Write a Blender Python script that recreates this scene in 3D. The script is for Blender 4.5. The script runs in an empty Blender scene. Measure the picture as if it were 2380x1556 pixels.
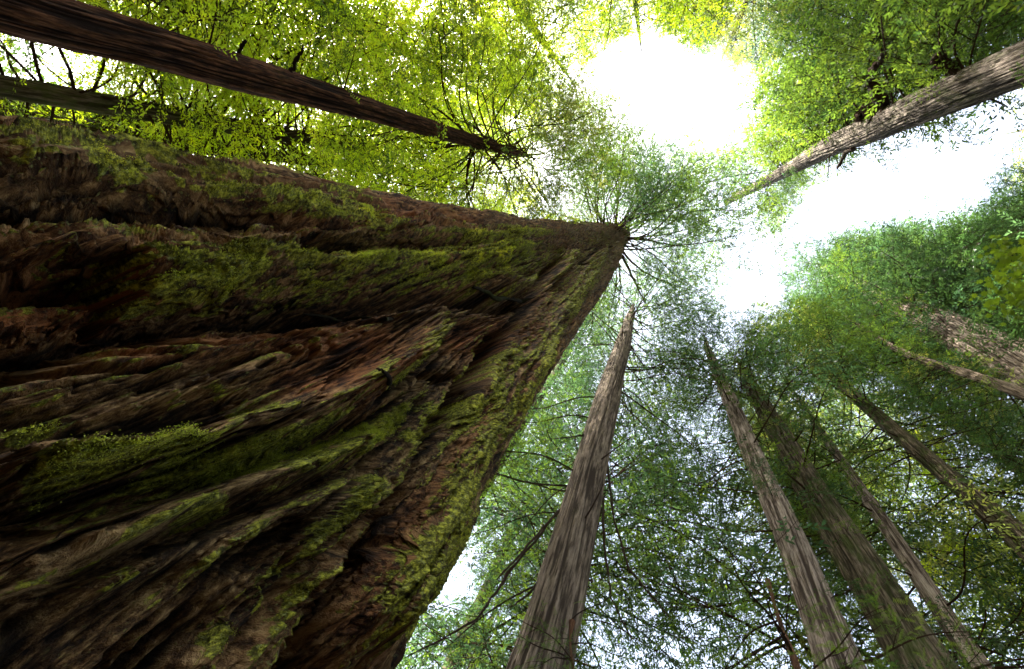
import bpy, math, random
import numpy as np
from mathutils import Vector, Matrix, Quaternion

# ------------------------------------------------------------------ camera, sky, sun, exposure
sc = bpy.context.scene
C = bpy.context.scene.collection
CAMZ = 1.35                                   # lens height above the forest floor
F = 1058.0; PW, PH = 2380.0, 1556.0           # focal length and frame in reference pixels
VPX, VPY = 1540.0, 470.0                      # where the plumb line meets the frame
CX, CY = PW / 2, PH / 2
zc = np.array([VPX - CX, CY - VPY, -F]); zc /= np.linalg.norm(zc)
xa = np.array([1.0, 0, 0]); xa -= (xa @ zc) * zc; xa /= np.linalg.norm(xa)
ya = np.cross(zc, xa)
MW = np.stack([xa, ya, zc])                   # camera axes -> world axes
cam = bpy.data.cameras.new('camera'); camo = bpy.data.objects.new('camera', cam); C.objects.link(camo)
cam.sensor_width = 36.0; cam.lens = F / PW * 36.0; cam.clip_start = 0.05; cam.clip_end = 3000
camo.matrix_world = Matrix([[*MW[0], 0], [*MW[1], 0], [*MW[2], CAMZ], [0, 0, 0, 1]])
sc.camera = camo

SUN_AZ, SUN_EL = math.radians(-150), math.radians(52)
sdir = Vector((math.cos(SUN_AZ) * math.cos(SUN_EL), math.sin(SUN_AZ) * math.cos(SUN_EL), math.sin(SUN_EL)))
w = bpy.data.worlds.new('World'); sc.world = w; w.use_nodes = True
nt = w.node_tree; bg = nt.nodes['Background']
sky = nt.nodes.new('ShaderNodeTexSky'); sky.sky_type = 'NISHITA'; sky.sun_disc = False
sky.sun_elevation = SUN_EL; sky.sun_rotation = math.pi / 2 - SUN_AZ
sky.air_density = 1.0; sky.dust_density = 4.0; sky.ozone_density = 1.0
hs_ = nt.nodes.new('ShaderNodeHueSaturation'); hs_.inputs['Saturation'].default_value = 0.6   # thin white cloud veil
nt.links.new(sky.outputs[0], hs_.inputs['Color']); nt.links.new(hs_.outputs[0], bg.inputs[0]); bg.inputs[1].default_value = 0.13
sl = bpy.data.lights.new('sun', 'SUN'); sl.energy = 5.0; sl.angle = math.radians(0.5); sl.color = (1.0, 0.94, 0.82)
so = bpy.data.objects.new('sun', sl); C.objects.link(so); so.location = (0, 0, 80)
so.rotation_euler = sdir.to_track_quat('Z', 'Y').to_euler()
sc.view_settings.view_transform = 'Standard'; sc.view_settings.look = 'None'
sc.view_settings.exposure = 3.1; sc.view_settings.gamma = 1.0
cy = sc.cycles
cy.max_bounces = 8; cy.diffuse_bounces = 3; cy.transmission_bounces = 6; cy.transparent_max_bounces = 8
cy.glossy_bounces = 1; cy.use_adaptive_sampling = False; cy.use_denoising = True; cy.sample_clamp_indirect = 3.0; cy.denoising_prefilter = 'ACCURATE'; cy.filter_width = 1.6; cy.caustics_reflective = False; cy.caustics_refractive = False

# ------------------------------------------------------------------ helpers
def ray(px, py):
    d = MW @ np.array([px - CX, CY - py, -F]); return d / np.linalg.norm(d)
def at(px, py, D):                            # world point on the ray at horizontal distance D
    d = ray(px, py); return d * (D / math.hypot(d[0], d[1])) + np.array([0, 0, CAMZ])
def proj(P):                                  # world points (n,3) -> reference pixels
    Q = (np.asarray(P) - np.array([0, 0, CAMZ])) @ MW
    z = -Q[..., 2]; zz = np.where(z > 1e-4, z, 1e-4)
    return np.where(z > 1e-4, CX + Q[..., 0] / zz * F, -9e4), np.where(z > 1e-4, CY - Q[..., 1] / zz * F, -9e4)

def mesh_np(name, V, quads=None, tris=None, attrs=None, smooth=True, mats=()):
    V = np.asarray(V, np.float32); me = bpy.data.meshes.new(name)
    nq = 0 if quads is None else len(quads); ntr = 0 if tris is None else len(tris)
    me.vertices.add(len(V)); me.vertices.foreach_set('co', V.ravel())
    idx = []; 
    if nq: idx.append(np.asarray(quads, np.int32).ravel())
    if ntr: idx.append(np.asarray(tris, np.int32).ravel())
    idx = np.concatenate(idx)
    me.loops.add(len(idx)); me.loops.foreach_set('vertex_index', idx)
    st = np.concatenate([np.arange(nq) * 4, nq * 4 + np.arange(ntr) * 3]).astype(np.int32)
    me.polygons.add(nq + ntr); me.polygons.foreach_set('loop_start', st)
    me.polygons.foreach_set('loop_total', np.concatenate([np.full(nq, 4), np.full(ntr, 3)]).astype(np.int32))
    me.polygons.foreach_set('use_smooth', np.full(nq + ntr, smooth))
    me.update(calc_edges=True)
    for k, a in (attrs or {}).items():
        at_ = me.attributes.new(k, 'FLOAT', 'POINT'); at_.data.foreach_set('value', np.asarray(a, np.float32))
    for m in mats: me.materials.append(m)
    return me
def link(name, me, parent=None):
    o = bpy.data.objects.new(name, me); C.objects.link(o)
    if parent is not None: o.parent = parent
    return o
def thing(name, label, cat, loc=(0, 0, 0), group=None):
    o = bpy.data.objects.new(name, None); C.objects.link(o); o.location = loc
    o.empty_display_size = 0.3
    o['label'] = label; o['category'] = cat
    if group: o['group'] = group
    return o

def _h(ix, iy, iz, seed):
    n = (ix * 374761393 + iy * 668265263 + iz * 2147483647 + seed * 1274126177) & 0xFFFFFFFF
    n = ((n ^ (n >> 13)) * 1274126177) & 0xFFFFFFFF
    n = ((n ^ (n >> 16)) * 2246822519) & 0xFFFFFFFF
    return ((n ^ (n >> 15)) & 0xFFFF) / 65535.0
def vnoise(x, y, z=None, seed=0):             # smooth value noise, about -1..1
    if z is None: z = np.zeros_like(x)
    ix = np.floor(x).astype(np.int64); iy = np.floor(y).astype(np.int64); iz = np.floor(z).astype(np.int64)
    fx, fy, fz = x - ix, y - iy, z - iz
    fx = fx * fx * (3 - 2 * fx); fy = fy * fy * (3 - 2 * fy); fz = fz * fz * (3 - 2 * fz)
    flat = not np.any(iz) and not np.any(fz)
    def lay(k):
        a = _h(ix, iy, k, seed); b = _h(ix + 1, iy, k, seed); c = _h(ix, iy + 1, k, seed); d = _h(ix + 1, iy + 1, k, seed)
        return (a * (1 - fx) + b * fx) * (1 - fy) + (c * (1 - fx) + d * fx) * fy
    r = lay(iz) if flat else lay(iz) * (1 - fz) + lay(iz + 1) * fz
    return r * 2 - 1
def fbm(x, y, z=None, seed=0, o=3):
    r = 0; a = 1.0; t = 0
    for k in range(o):
        s = 2.03 ** k
        r = r + a * vnoise(x * s + 7.3 * k, y * s + 3.1 * k, None if z is None else z * s, seed + k); t += a; a *= 0.5
    return r / t
def ridged(x, y, z=None, seed=0, o=3):        # 0..1, crests at 1
    r = 0; a = 1.0; t = 0
    for k in range(o):
        s = 2.1 ** k
        r = r + a * (1 - np.abs(vnoise(x * s + 5.7 * k, y * s + 1.9 * k, None if z is None else z * s, seed + 11 * k))); t += a; a *= 0.5
    return r / t

# ------------------------------------------------------------------ materials
def new_mat(name):
    m = bpy.data.materials.new(name); m.use_nodes = True
    n = m.node_tree.nodes; l = m.node_tree.links
    return m, n, l, n['Principled BSDF']
def ramp(n, l, src, stops):
    r = n.new('ShaderNodeValToRGB'); e = r.color_ramp.elements
    while len(e) < len(stops): e.new(0.5)
    for k, (p, c) in enumerate(stops): e[k].position = p; e[k].color = (*c, 1) if len(c) == 3 else c
    l.new(src, r.inputs[0]); return r.outputs[0]
def mix(n, l, fac, a, b, mode='MIX'):
    m = n.new('ShaderNodeMix'); m.data_type = 'RGBA'; m.blend_type = mode
    for s, v in ((m.inputs[0], fac), (m.inputs[6], a), (m.inputs[7], b)):
        if hasattr(v, 'is_linked') or hasattr(v, 'links'): l.new(v, s)
        elif isinstance(v, (int, float)): s.default_value = v
        else: s.default_value = (*v, 1)
    return m.outputs[2]
def texn(n, l, scale3, detail=5, rough=0.6, kind='noise', scale=1.0):
    tc = n.new('ShaderNodeTexCoord'); mp = n.new('ShaderNodeMapping'); mp.inputs['Scale'].default_value = scale3
    l.new(tc.outputs['Object'], mp.inputs[0])
    t = n.new('ShaderNodeTexNoise' if kind == 'noise' else 'ShaderNodeTexVoronoi')
    t.inputs['Scale'].default_value = scale
    if kind == 'noise': t.inputs['Detail'].default_value = detail; t.inputs['Roughness'].default_value = rough
    l.new(mp.outputs[0], t.inputs['Vector']); return t
def bark_mat(name, c0, c1, c2, moss=0.3, mossc=(0.05, 0.075, 0.012), fs=9.0):
    m, n, l, p = new_mat(name)
    a1 = texn(n, l, (fs, fs, fs * 0.12), 6, 0.65); a2 = texn(n, l, (fs * 3.2, fs * 3.2, fs * .30), 5, 0.75); b = texn(n, l, (1.1, 1.1, 0.35), 4, 0.6)
    ma = n.new('ShaderNodeMath'); ma.operation = 'MULTIPLY_ADD'; l.new(a2.outputs[0], ma.inputs[0]); ma.inputs[1].default_value = 1.0
    mb = n.new('ShaderNodeMath'); mb.operation = 'MULTIPLY_ADD'; l.new(a1.outputs[0], mb.inputs[0]); mb.inputs[1].default_value = 1.0; mb.inputs[2].default_value = -0.5
    l.new(mb.outputs[0], ma.inputs[2]); a = ma
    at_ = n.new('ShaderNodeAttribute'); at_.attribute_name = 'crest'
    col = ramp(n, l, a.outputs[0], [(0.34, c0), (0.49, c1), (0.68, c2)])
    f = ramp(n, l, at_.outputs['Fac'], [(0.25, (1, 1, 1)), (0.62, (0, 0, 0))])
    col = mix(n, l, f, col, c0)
    g = texn(n, l, (3.2, 3.2, 1.3), 5, 0.7)
    mf = ramp(n, l, g.outputs[0], [(0.60 - 0.22 * moss, (0, 0, 0)), (0.72 - 0.2 * moss, (moss, moss, moss))])
    col = mix(n, l, mf, col, mossc)
    hv = mix(n, l, 0.35, (1, 1, 1), ramp(n, l, b.outputs[0], [(0.3, (0.35, 0.33, 0.3)), (0.7, (1.5, 1.4, 1.3))]), 'MULTIPLY')
    col = mix(n, l, 1.0, col, hv, 'MULTIPLY')
    l.new(col, p.inputs['Base Color']); p.inputs['Roughness'].default_value = 0.95; p.inputs['Specular IOR Level'].default_value = 0.15
    bp = n.new('ShaderNodeBump'); bp.inputs['Strength'].default_value = 1.0; bp.inputs['Distance'].default_value = 0.05
    l.new(a.outputs[0], bp.inputs['Height']); l.new(bp.outputs[0], p.inputs['Normal'])
    return m
def leaf_mat(name, c, t, var=0.5):            # reflecting and translucent needles
    m, n, l, p = new_mat(name)
    oi = n.new('ShaderNodeObjectInfo'); ge = texn(n, l, (1, 1, 1), 3, 0.6, scale=0.9)
    dk = tuple(v * 0.55 for v in c); lt = (c[0] * 1.6, c[1] * 1.3, c[2] * 1.0)
    col = ramp(n, l, ge.outputs[0], [(0.35, dk), (0.5, c), (0.68, lt)])
    rnd = ramp(n, l, oi.outputs['Random'], [(0.0, (0.62, 0.74, 0.9)), (0.5, (1, 1, 1)), (1.0, (1.25, 1.12, 0.8))])
    col = mix(n, l, var, col, mix(n, l, 1.0, col, rnd, 'MULTIPLY'))
    l.new(col, p.inputs['Base Color']); p.inputs['Roughness'].default_value = 0.6; p.inputs['Specular IOR Level'].default_value = 0.25
    tr = n.new('ShaderNodeBsdfTranslucent'); tcol = mix(n, l, 1.0, col, t, 'MULTIPLY'); l.new(tcol, tr.inputs[0])
    ad = n.new('ShaderNodeAddShader'); l.new(p.outputs[0], ad.inputs[0]); l.new(tr.outputs[0], ad.inputs[1])
    l.new(ad.outputs[0], n['Material Output'].inputs['Surface'])
    return m
M = dict(
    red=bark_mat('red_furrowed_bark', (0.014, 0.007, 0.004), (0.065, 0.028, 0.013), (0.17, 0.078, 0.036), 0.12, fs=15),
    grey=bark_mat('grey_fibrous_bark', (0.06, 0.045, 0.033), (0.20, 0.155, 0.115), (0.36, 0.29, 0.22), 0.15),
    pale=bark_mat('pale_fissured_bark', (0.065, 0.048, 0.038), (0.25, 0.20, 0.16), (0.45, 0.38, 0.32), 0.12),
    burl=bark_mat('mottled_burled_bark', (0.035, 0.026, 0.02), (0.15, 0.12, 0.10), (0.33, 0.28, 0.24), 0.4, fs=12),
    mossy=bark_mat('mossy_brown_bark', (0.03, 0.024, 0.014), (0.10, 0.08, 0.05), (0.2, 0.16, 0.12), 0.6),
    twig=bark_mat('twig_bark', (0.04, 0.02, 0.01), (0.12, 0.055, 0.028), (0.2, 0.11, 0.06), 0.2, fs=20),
    twigp=bark_mat('pale_twig_bark', (0.05, 0.03, 0.02), (0.13, 0.09, 0.06), (0.2, 0.15, 0.11), 0.3, fs=20),
    Lyel=leaf_mat('yellow_green_needles', (0.145, 0.185, 0.012), (2.6, 2.7, 1.2)),
    Lmid=leaf_mat('mid_green_needles', (0.044, 0.068, 0.012), (1.6, 1.8, 1.1)),
    Ldark=leaf_mat('dark_green_needles', (0.024, 0.042, 0.012), (1.3, 1.6, 1.2)),
    Lblue=leaf_mat('blue_green_needles', (0.030, 0.052, 0.022), (1.3, 1.6, 1.3)),
    Lgold=leaf_mat('olive_needles', (0.10, 0.115, 0.03), (1.5, 1.6, 1.2)),
    Lmap=leaf_mat('maple_leaves', (0.06, 0.085, 0.010), (1.5, 1.7, 0.8)),
)

# ------------------------------------------------------------------ forest floor
m, n, l, p = new_mat('forest_floor')
a = texn(n, l, (1, 1, 1), 8, 0.7, scale=1.5)
l.new(ramp(n, l, a.outputs[0], [(0.35, (0.02, 0.013, 0.008)), (0.55, (0.05, 0.03, 0.016)), (0.7, (0.03, 0.045, 0.012))]), p.inputs['Base Color'])
p.inputs['Roughness'].default_value = 1.0
gx = np.sign(np.linspace(-1, 1, 161)) * np.abs(np.linspace(-1, 1, 161)) ** 3 * 600
X, Y = np.meshgrid(gx, gx, indexing='ij'); Z = fbm(X * 0.25, Y * 0.25, seed=5) * 0.12 - 0.05
i = np.arange(160 * 160); r0 = (i // 160) * 161 + i % 160
g = link('ground', mesh_np('ground', np.stack([X.ravel(), Y.ravel(), Z.ravel()], 1), np.stack([r0, r0 + 161, r0 + 162, r0 + 1], 1), mats=[m]))
g['kind'] = 'structure'

# ------------------------------------------------------------------ the giant redwood trunk
GD = 4.5
def edge_fn(pts):
    z, a = [], []
    for q in pts:
        d = ray(*q); z.append(math.acos(d[2])); a.append(math.atan2(d[1], d[0]) % (2 * math.pi))
    o = np.argsort(z); return np.array(z)[o], np.array(a)[o]
EL = edge_fn([(0, 297), (130, 305), (400, 348), (600, 396), (740, 432), (860, 455), (930, 466), (1040, 484), (1150, 502), (1300, 521), (1400, 524), (1452, 522)])
ER = edge_fn([(862, 1556), (930, 1430), (985, 1325), (1045, 1230), (1098, 1140), (1190, 995), (1264, 868), (1340, 760), (1400, 680), (1432, 620), (1450, 575), (1462, 545)])
hs, azs, Rs = [], [], []
for h in np.concatenate([np.linspace(2.2, 8, 20), np.linspace(8.5, 40, 40)]):
    R = 2.0
    for _ in range(30):
        zt = math.atan2(math.sqrt(max(GD * GD - R * R, .1)), h)
        aL = np.interp(zt, *EL); aR = np.interp(zt, *ER)
        R = 0.5 * R + 0.5 * GD * math.sin((aL - aR) / 2)
    hs.append(h); azs.append((aL + aR) / 2); Rs.append(R)
hs, azs, Rs = map(np.array, (hs, azs, Rs))
# smooth, and flare out towards the roots
k = np.ones(5) / 5
Rs = np.convolve(np.pad(Rs, 2, mode='edge'), k, 'valid'); azs = np.convolve(np.pad(azs, 2, mode='edge'), k, 'valid')
lowh = np.array([-1.5, -1.0, 0.0, 1.0]); lowR = Rs[0] + np.array([0.75, 0.6, 0.36, 0.16])
hs = np.concatenate([lowh, hs, [43.5, 50]]); Rs = np.concatenate([lowR, Rs, [Rs[-1] * 1.0, 0.4]]); azs = np.concatenate([np.full(4, azs[0]), azs, [azs[-1]] * 2])
GB = np.array([GD * math.cos(azs[0]), GD * math.sin(azs[0]), 0.0])

def gbase(phi, h):                            # smooth trunk: phi in world angle round the trunk's centre
    R = np.interp(h, hs, Rs); az = np.interp(h, hs, azs)
    return np.stack([GD * np.cos(az) + R * np.cos(phi), GD * np.sin(az) + R * np.sin(phi), h + CAMZ], -1)

# rows follow the view angle so that near bark is as finely meshed as far bark
e = np.concatenate([np.linspace(-0.62, 0.12, 60)[:-1], np.linspace(0.12, 1.36, 760), np.linspace(1.36, 1.535, 240)[1:]])
hh = np.tan(e) * 2.05; hh = hh[hh < 46]
pc = azs[0] + math.pi                         # direction that faces the clearing
dphi = np.concatenate([np.linspace(-1.35, 1.35, 1350), np.linspace(1.35, 2 * math.pi - 1.35, 220)[1:-1]])
NP, NH = len(dphi), len(hh)
PHI, H = np.meshgrid(pc + dphi, hh, indexing='xy')
B = gbase(PHI, H)
U, Vv = proj(B)
front = np.clip((1.35 - np.abs(np.where(dphi > math.pi, dphi - 2 * math.pi, dphi))) / 0.28, 0, 1)[None, :] * np.ones((NH, 1))
low = (H < 0.35); front = front * np.clip((H + 0.2) / 0.5, 0, 1)

def seg_dist(pts, U, Vv):                     # distance to a polyline, arc position 0..1 and signed side
    pts = np.array(pts, float); L = np.hypot(*(pts[1:] - pts[:-1]).T); S = np.concatenate([[0], np.cumsum(L)]) / L.sum()
    bd = np.full(U.shape, 1e9); bt = np.zeros(U.shape); bs = np.zeros(U.shape)
    for k in range(len(pts) - 1):
        a, b = pts[k], pts[k + 1]; d = b - a
        t = np.clip(((U - a[0]) * d[0] + (Vv - a[1]) * d[1]) / (d @ d), 0, 1)
        ex, ey = U - a[0] - t * d[0], Vv - a[1] - t * d[1]
        dist = np.hypot(ex, ey); c = dist < bd
        bd = np.where(c, dist, bd); bt = np.where(c, S[k] + t * (S[k + 1] - S[k]), bt); bs = np.where(c, np.sign(d[0] * ey - d[1] * ex), bs)
    return bd, bt, bs

# folds of the bark read off the trunk: (polyline, height in metres, width in pixels at both ends, asymmetry)
RIDGE = [
 ([(-60, 360), (150, 400), (430, 452), (700, 500), (830, 512), (900, 540)], .13, 34, 16),
 ([(-60, 600), (150, 560), (300, 590), (520, 612), (760, 622), (1000, 618), (1150, 590), (1260, 560)], .26, 70, 22),
 ([(300, 660), (420, 672), (520, 660)], .16, 34, 22),
 ([(-60, 720), (120, 705), (290, 690)], .10, 34, 14),
 ([(560, 560), (700, 555), (850, 535), (930, 520), (1020, 500)], .16, 20, 10),
 ([(880, 560), (1010, 545), (1130, 555), (1250, 545), (1330, 530)], .16, 22, 9),
 ([(720, 735), (860, 738), (1010, 722)], .13, 10, 12),
 ([(1010, 715), (965, 790), (900, 860), (790, 915), (640, 985), (430, 1050), (200, 1085), (-60, 1110)], .30, 22, 60),
 ([(950, 800), (900, 880)], .10, 14, 12),
 ([(1120, 650), (1210, 672), (1290, 640), (1340, 580)], .22, 20, 9),
 ([(900, 1010), (700, 1090), (520, 1150), (300, 1225), (100, 1290), (-60, 1360)], .20, 24, 44),
 ([(820, 1110), (620, 1210), (420, 1300), (200, 1370), (-60, 1430)], .16, 22, 40),
 ([(900, 1120), (760, 1200), (640, 1320), (520, 1450), (420, 1560), (380, 1640)], .18, 22, 50),
 ([(1390, 600), (1320, 690), (1240, 800), (1150, 940), (1060, 1090), (960, 1260), (850, 1430), (760, 1600)], .40, 18, 80),
 ([(1250, 790), (1180, 900), (1120, 1030), (1060, 1150), (960, 1290), (850, 1450), (780, 1600)], .16, 6, 16),
 ([(1420, 560), (1380, 640), (1300, 760), (1220, 890), (1150, 1010)], .14, 10, 28),
 ([(1340, 560), (1290, 640), (1220, 760), (1160, 830), (1080, 960)], .16, 9, 22),
 ([(1130, 1130), (1040, 1240), (1000, 1330), (955, 1440)], .14, 20, 34),
 ([(680, 1390), (760, 1290), (900, 1190)], .15, 20, 14),
 ([(230, 1556), (420, 1420), (560, 1330)], .12, 40, 24),
]
GROOVE = [
 ([(-60, 450), (180, 480), (420, 500), (640, 520), (700, 560), (800, 575), (900, 590)], .20, 30, 12),
 ([(-60, 820), (150, 800), (300, 762), (470, 730), (620, 722), (800, 705), (960, 690), (1110, 690), (1200, 712)], .42, 58, 16),
 ([(-60, 640), (120, 632), (250, 620), (285, 650)], .22, 34, 30),
 ([(700, 590), (800, 570), (900, 575), (1000, 572), (1110, 582)], .12, 12, 8),
 ([(1060, 545), (1150, 548), (1200, 568)], .12, 10, 8),
 ([(1100, 700), (1190, 705), (1230, 690), (1262, 650), (1300, 605)], .48, 24, 9),
 ([(1236, 700), (1180, 770), (1110, 850), (1060, 930), (1010, 1000), (960, 1080), (860, 1230), (790, 1330), (740, 1420), (690, 1560), (670, 1640)], .62, 9, 30),
 ([(1000, 870), (1040, 880), (1075, 862)], .20, 16, 9),
 ([(880, 1230), (800, 1290), (760, 1360)], .24, 40, 36),
 ([(-60, 1240), (200, 1190), (420, 1128), (600, 1070), (760, 1010), (900, 950), (960, 900)], .20, 40, 10),
 ([(-60, 1480), (200, 1330), (420, 1230), (600, 1170), (800, 1080)], .16, 44, 14),
 ([(-60, 1000), (150, 970), (340, 900), (520, 850), (700, 800)], .12, 34, 10),
 ([(250, 1640), (420, 1500), (560, 1400), (660, 1290)], .18, 50, 22),
 ([(1200, 890), (1150, 990), (1090, 1100), (1000, 1240)], .14, 8, 12),
 ([(1000, 480), (930, 490), (860, 505)], .08, 8, 8),
]
WARPL = [r[0] for r in RIDGE if len(r[0]) > 3] + [g_[0] for g_ in GROOVE if len(g_[0]) > 4] + [[(0, 297), (400, 348), (860, 455), (1150, 502), (1400, 528)], [(890, 1556), (1000, 1335), (1200, 1000), (1340, 760), (1432, 620)]]
def phi_of(u, v):                             # trunk angle under a reference pixel (nearest front vertex on a coarse grid)
    s = (slice(None, None, 12), slice(None, 1350, 12)); d = (U[s] - u) ** 2 + (Vv[s] - v) ** 2
    fr = np.abs(dphi[:1350:12])[None, :] < 1.1
    d = np.where(fr, d, 1e12); k = np.unravel_index(np.argmin(d), d.shape); return PHI[s][k]
wsum = np.full(U.shape, 1e-6); dsum = np.zeros(U.shape)
cs = (slice(None, None, 4), slice(None, None, 4))
Uc, Vc = U[cs], Vv[cs]; ws = np.full(Uc.shape, 1e-5); ds = np.zeros(Uc.shape)
for L_ in WARPL:
    pts = [(a0[0] + (b0[0] - a0[0]) * t, a0[1] + (b0[1] - a0[1]) * t) for a0, b0 in zip(L_[:-1], L_[1:]) for t in (0, .5)] + [L_[-1]]
    pts = [q for q in pts if 0 <= q[0] and q[1] < 1556]
    ph = np.array([phi_of(*q) for q in pts]); pm = ph.mean()
    bd, bt, bs = seg_dist(L_, Uc, Vc); dl = np.interp(bt, np.linspace(0, 1, len(ph)), pm - ph)
    ww = 1 / (bd + 55) ** 2.6; ws += ww; ds += ww * dl
def up4(A):                                   # bilinear x4
    r = np.linspace(0, A.shape[0] - 1, 1) if False else np.arange(NH) / 4.0; c = np.arange(NP) / 4.0
    r = np.clip(r, 0, A.shape[0] - 1.001); c = np.clip(c, 0, A.shape[1] - 1.001)
    i0 = r.astype(int); j0 = c.astype(int); fr = (r - i0)[:, None]; fc = (c - j0)[None, :]
    return (A[i0][:, j0] * (1 - fr) + A[i0 + 1][:, j0] * fr) * (1 - fc) + (A[i0][:, j0 + 1] * (1 - fr) + A[i0 + 1][:, j0 + 1] * fr) * fc
warp = up4(ds / ws) * front
PSI = PHI + warp
Rr = np.interp(H, hs, Rs)
cxp, syp = np.cos(PSI) * 2.4, np.sin(PSI) * 2.4 # cylinder coordinates keep the noise seamless
disp = np.zeros(U.shape)
jit = fbm(U / 60, Vv / 60, seed=3, o=2) * 9     # folds wander a little
jit2 = fbm(U / 16, Vv / 16, seed=8, o=2) * 5
for L_, amp, w0, w1 in RIDGE:
    bd, bt, bs = seg_dist(L_, U, Vv); wd = w0 + (w1 - w0) * bt
    q = np.clip(np.abs(bd + jit * .5 + jit2 * .6) / wd, 0, 2.2)
    prof = np.exp(-q ** 2 * 1.2); prof = np.where(bs > 0, np.exp(-q ** 3 * 1.6), prof)
    disp += .95 * amp * prof * np.clip(np.minimum(bt, 1 - bt) * 7 + .25, 0, 1)
for L_, amp, w0, w1 in GROOVE:
    bd, bt, bs = seg_dist(L_, U, Vv); wd = w0 + (w1 - w0) * bt
    q = np.clip(np.abs(bd + jit * .5 + jit2 * .5) / wd, 0, 2.5)
    disp -= 1.15 * amp * np.exp(-q ** 2 * 1.3) * np.clip(np.minimum(bt, 1 - bt) * 9 + .2, 0, 1)
disp *= front
macro = disp.copy()
# generic fluting where nothing was read off (sides and back, roots)
fl = ridged(cxp * 1.3, syp * 1.3, H * 0.10, seed=21, o=2) - 0.62
disp += fl * 0.55 * (1 - 0.75 * front) * np.clip(Rr / 2, .3, 1)
fade = np.clip(Rr / 2.3, 0.32, 1)
n1 = ridged(cxp * 2.6, syp * 2.6, H * 0.16, seed=31, o=2) - .62
n2 = ridged(cxp * 8.5 + .5 * n1, syp * 8.5, H * 0.34, seed=41, o=2) - .62
def both(f, k1_, k2_):                        # longer strings on the flanks, which are seen edge-on
    return f(k1_) * (1 - gz) + f(k2_) * gz
dn_ = np.abs(np.where(dphi > math.pi, dphi - 2 * math.pi, dphi)); gz = np.clip((dn_ - .45) / .25, 0, 1)[None, :] * np.ones((NH, 1))
n3 = both(lambda q_: ridged(cxp * 24 + .6 * n2, syp * 24, H * q_, seed=51, o=2), .95, .28) - .62
n4 = both(lambda q_: ridged(cxp * 58 + .6 * n3, syp * 58, H * q_, seed=61, o=2), 5.0, 1.1) - .62
lump = fbm(cxp * 1.6, syp * 1.6, H * 0.9, seed=71, o=3)
fine = np.clip((16 - H) / 12, 0, 1); patch = np.clip(.5 + 1.3 * fbm(cxp * 2, syp * 2, H * .6, seed=73, o=2), 0, 1)
disp += fade * (0.12 * n1 + 0.11 * n2 + 0.075 * n3 * (.6 + patch) + 0.03 * lump) + 0.040 * n4 * (0.5 + 0.5 * fine)
# long torn strips: each strip of bark steps up sharply from its neighbour and ends in a torn edge
def strips(a_, k_, seed, q_=3.0):
    v_ = vnoise(cxp * a_ + .25 * n2, syp * a_ + .25 * n2, H * k_, seed=seed) * q_; t_ = v_ - np.floor(v_); return np.where(t_ < .88, t_ / .88, (1 - t_) / .12)
sh1 = strips(6, .30, 81); sh2 = both(lambda q_: strips(17, q_, 85), 1.3, .35); sh3 = both(lambda q_: strips(38, q_, 87, 2.4), 4.0, .8)
def fissure(a_, k_, seed, w_):               # long narrow splits that run with the grain
    v_ = np.abs(vnoise(cxp * a_ + .35 * n2, syp * a_ + .35 * n2, H * k_, seed=seed)); return np.exp(-(v_ / w_) ** 2) * np.clip(.5 + 1.6 * vnoise(cxp * 2.2, syp * 2.2, H * k_ * 3 + seed, seed=seed + 1), 0, 1)
fs1 = fissure(5.5, .13, 131, .07); fs2 = fissure(13, .35, 133, .10); fs3 = both(lambda q_: fissure(30, q_, 135, .14), 1.2, .35)
disp -= fade * (.17 * fs1 + .085 * fs2) + .035 * fs3
disp += (fade * (.085 * (sh1 - .5) + .058 * (sh2 - .5) * (.4 + patch)) + .032 * (sh3 - .5) * (.4 + .6 * fine) - .05) * (.2 + .8 * front)
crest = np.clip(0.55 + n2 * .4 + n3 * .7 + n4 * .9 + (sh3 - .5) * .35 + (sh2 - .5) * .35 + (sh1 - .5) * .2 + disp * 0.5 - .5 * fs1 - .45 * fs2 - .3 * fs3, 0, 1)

def blob(L_, w_, U=U, Vv=Vv):
    bd, bt, bs = seg_dist(L_, U, Vv); return np.clip(1.25 - (bd + jit + jit2 * 2) / w_, 0, 1)
moss = np.zeros(U.shape)
for L_, w_, a_ in [
  ([(300, 610), (560, 640), (800, 640), (1040, 620), (1180, 590)], 62, .85), ([(330, 670), (510, 660)], 34, 1.0),
  ([(980, 960), (860, 1000), (700, 1050), (520, 1090), (300, 1110), (60, 1130)], 52, 1.35),
  ([(0, 1010), (250, 1020), (430, 960), (600, 950)], 40, .8), ([(0, 920), (250, 880), (420, 830)], 30, .5),
  ([(20, 330), (300, 370), (600, 430)], 40, .55), ([(200, 400), (480, 450), (800, 500)], 30, .8), ([(780, 470), (880, 520)], 34, .9),
  ([(1150, 800), (1080, 920), (1040, 1000)], 50, .55), ([(1240, 860), (1180, 960)], 42, .5), ([(1120, 1010), (1040, 1160), (930, 1320), (860, 1420)], 60, .34),
  ([(1010, 1260), (980, 1400), (930, 1460)], 40, .7), ([(930, 860), (900, 930)], 16, .9), ([(1300, 600), (1230, 650)], 36, .4), ([(1400, 570), (1300, 720)], 40, .3),
  ([(700, 1270), (560, 1440), (470, 1520)], 52, .8), ([(840, 1130), (760, 1230)], 40, .55), ([(0, 1360), (260, 1240), (520, 1180)], 24, .7), ([(0, 1460), (260, 1350)], 26, .6),
  ([(900, 600), (1100, 560), (1250, 540)], 20, .7), ([(1190, 690), (1120, 670)], 14, .9), ([(980, 940), (1010, 1020)], 40, .6)]:
    moss = np.maximum(moss, a_ * blob(L_, w_))
mn = fbm(cxp * 4, syp * 4, H * 1.0, seed=91, o=3); mn2 = fbm(cxp * 16, syp * 16, H * 9, seed=95, o=3)
moss = np.maximum(moss * front, -0.06 + 0.55 * mn)
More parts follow.
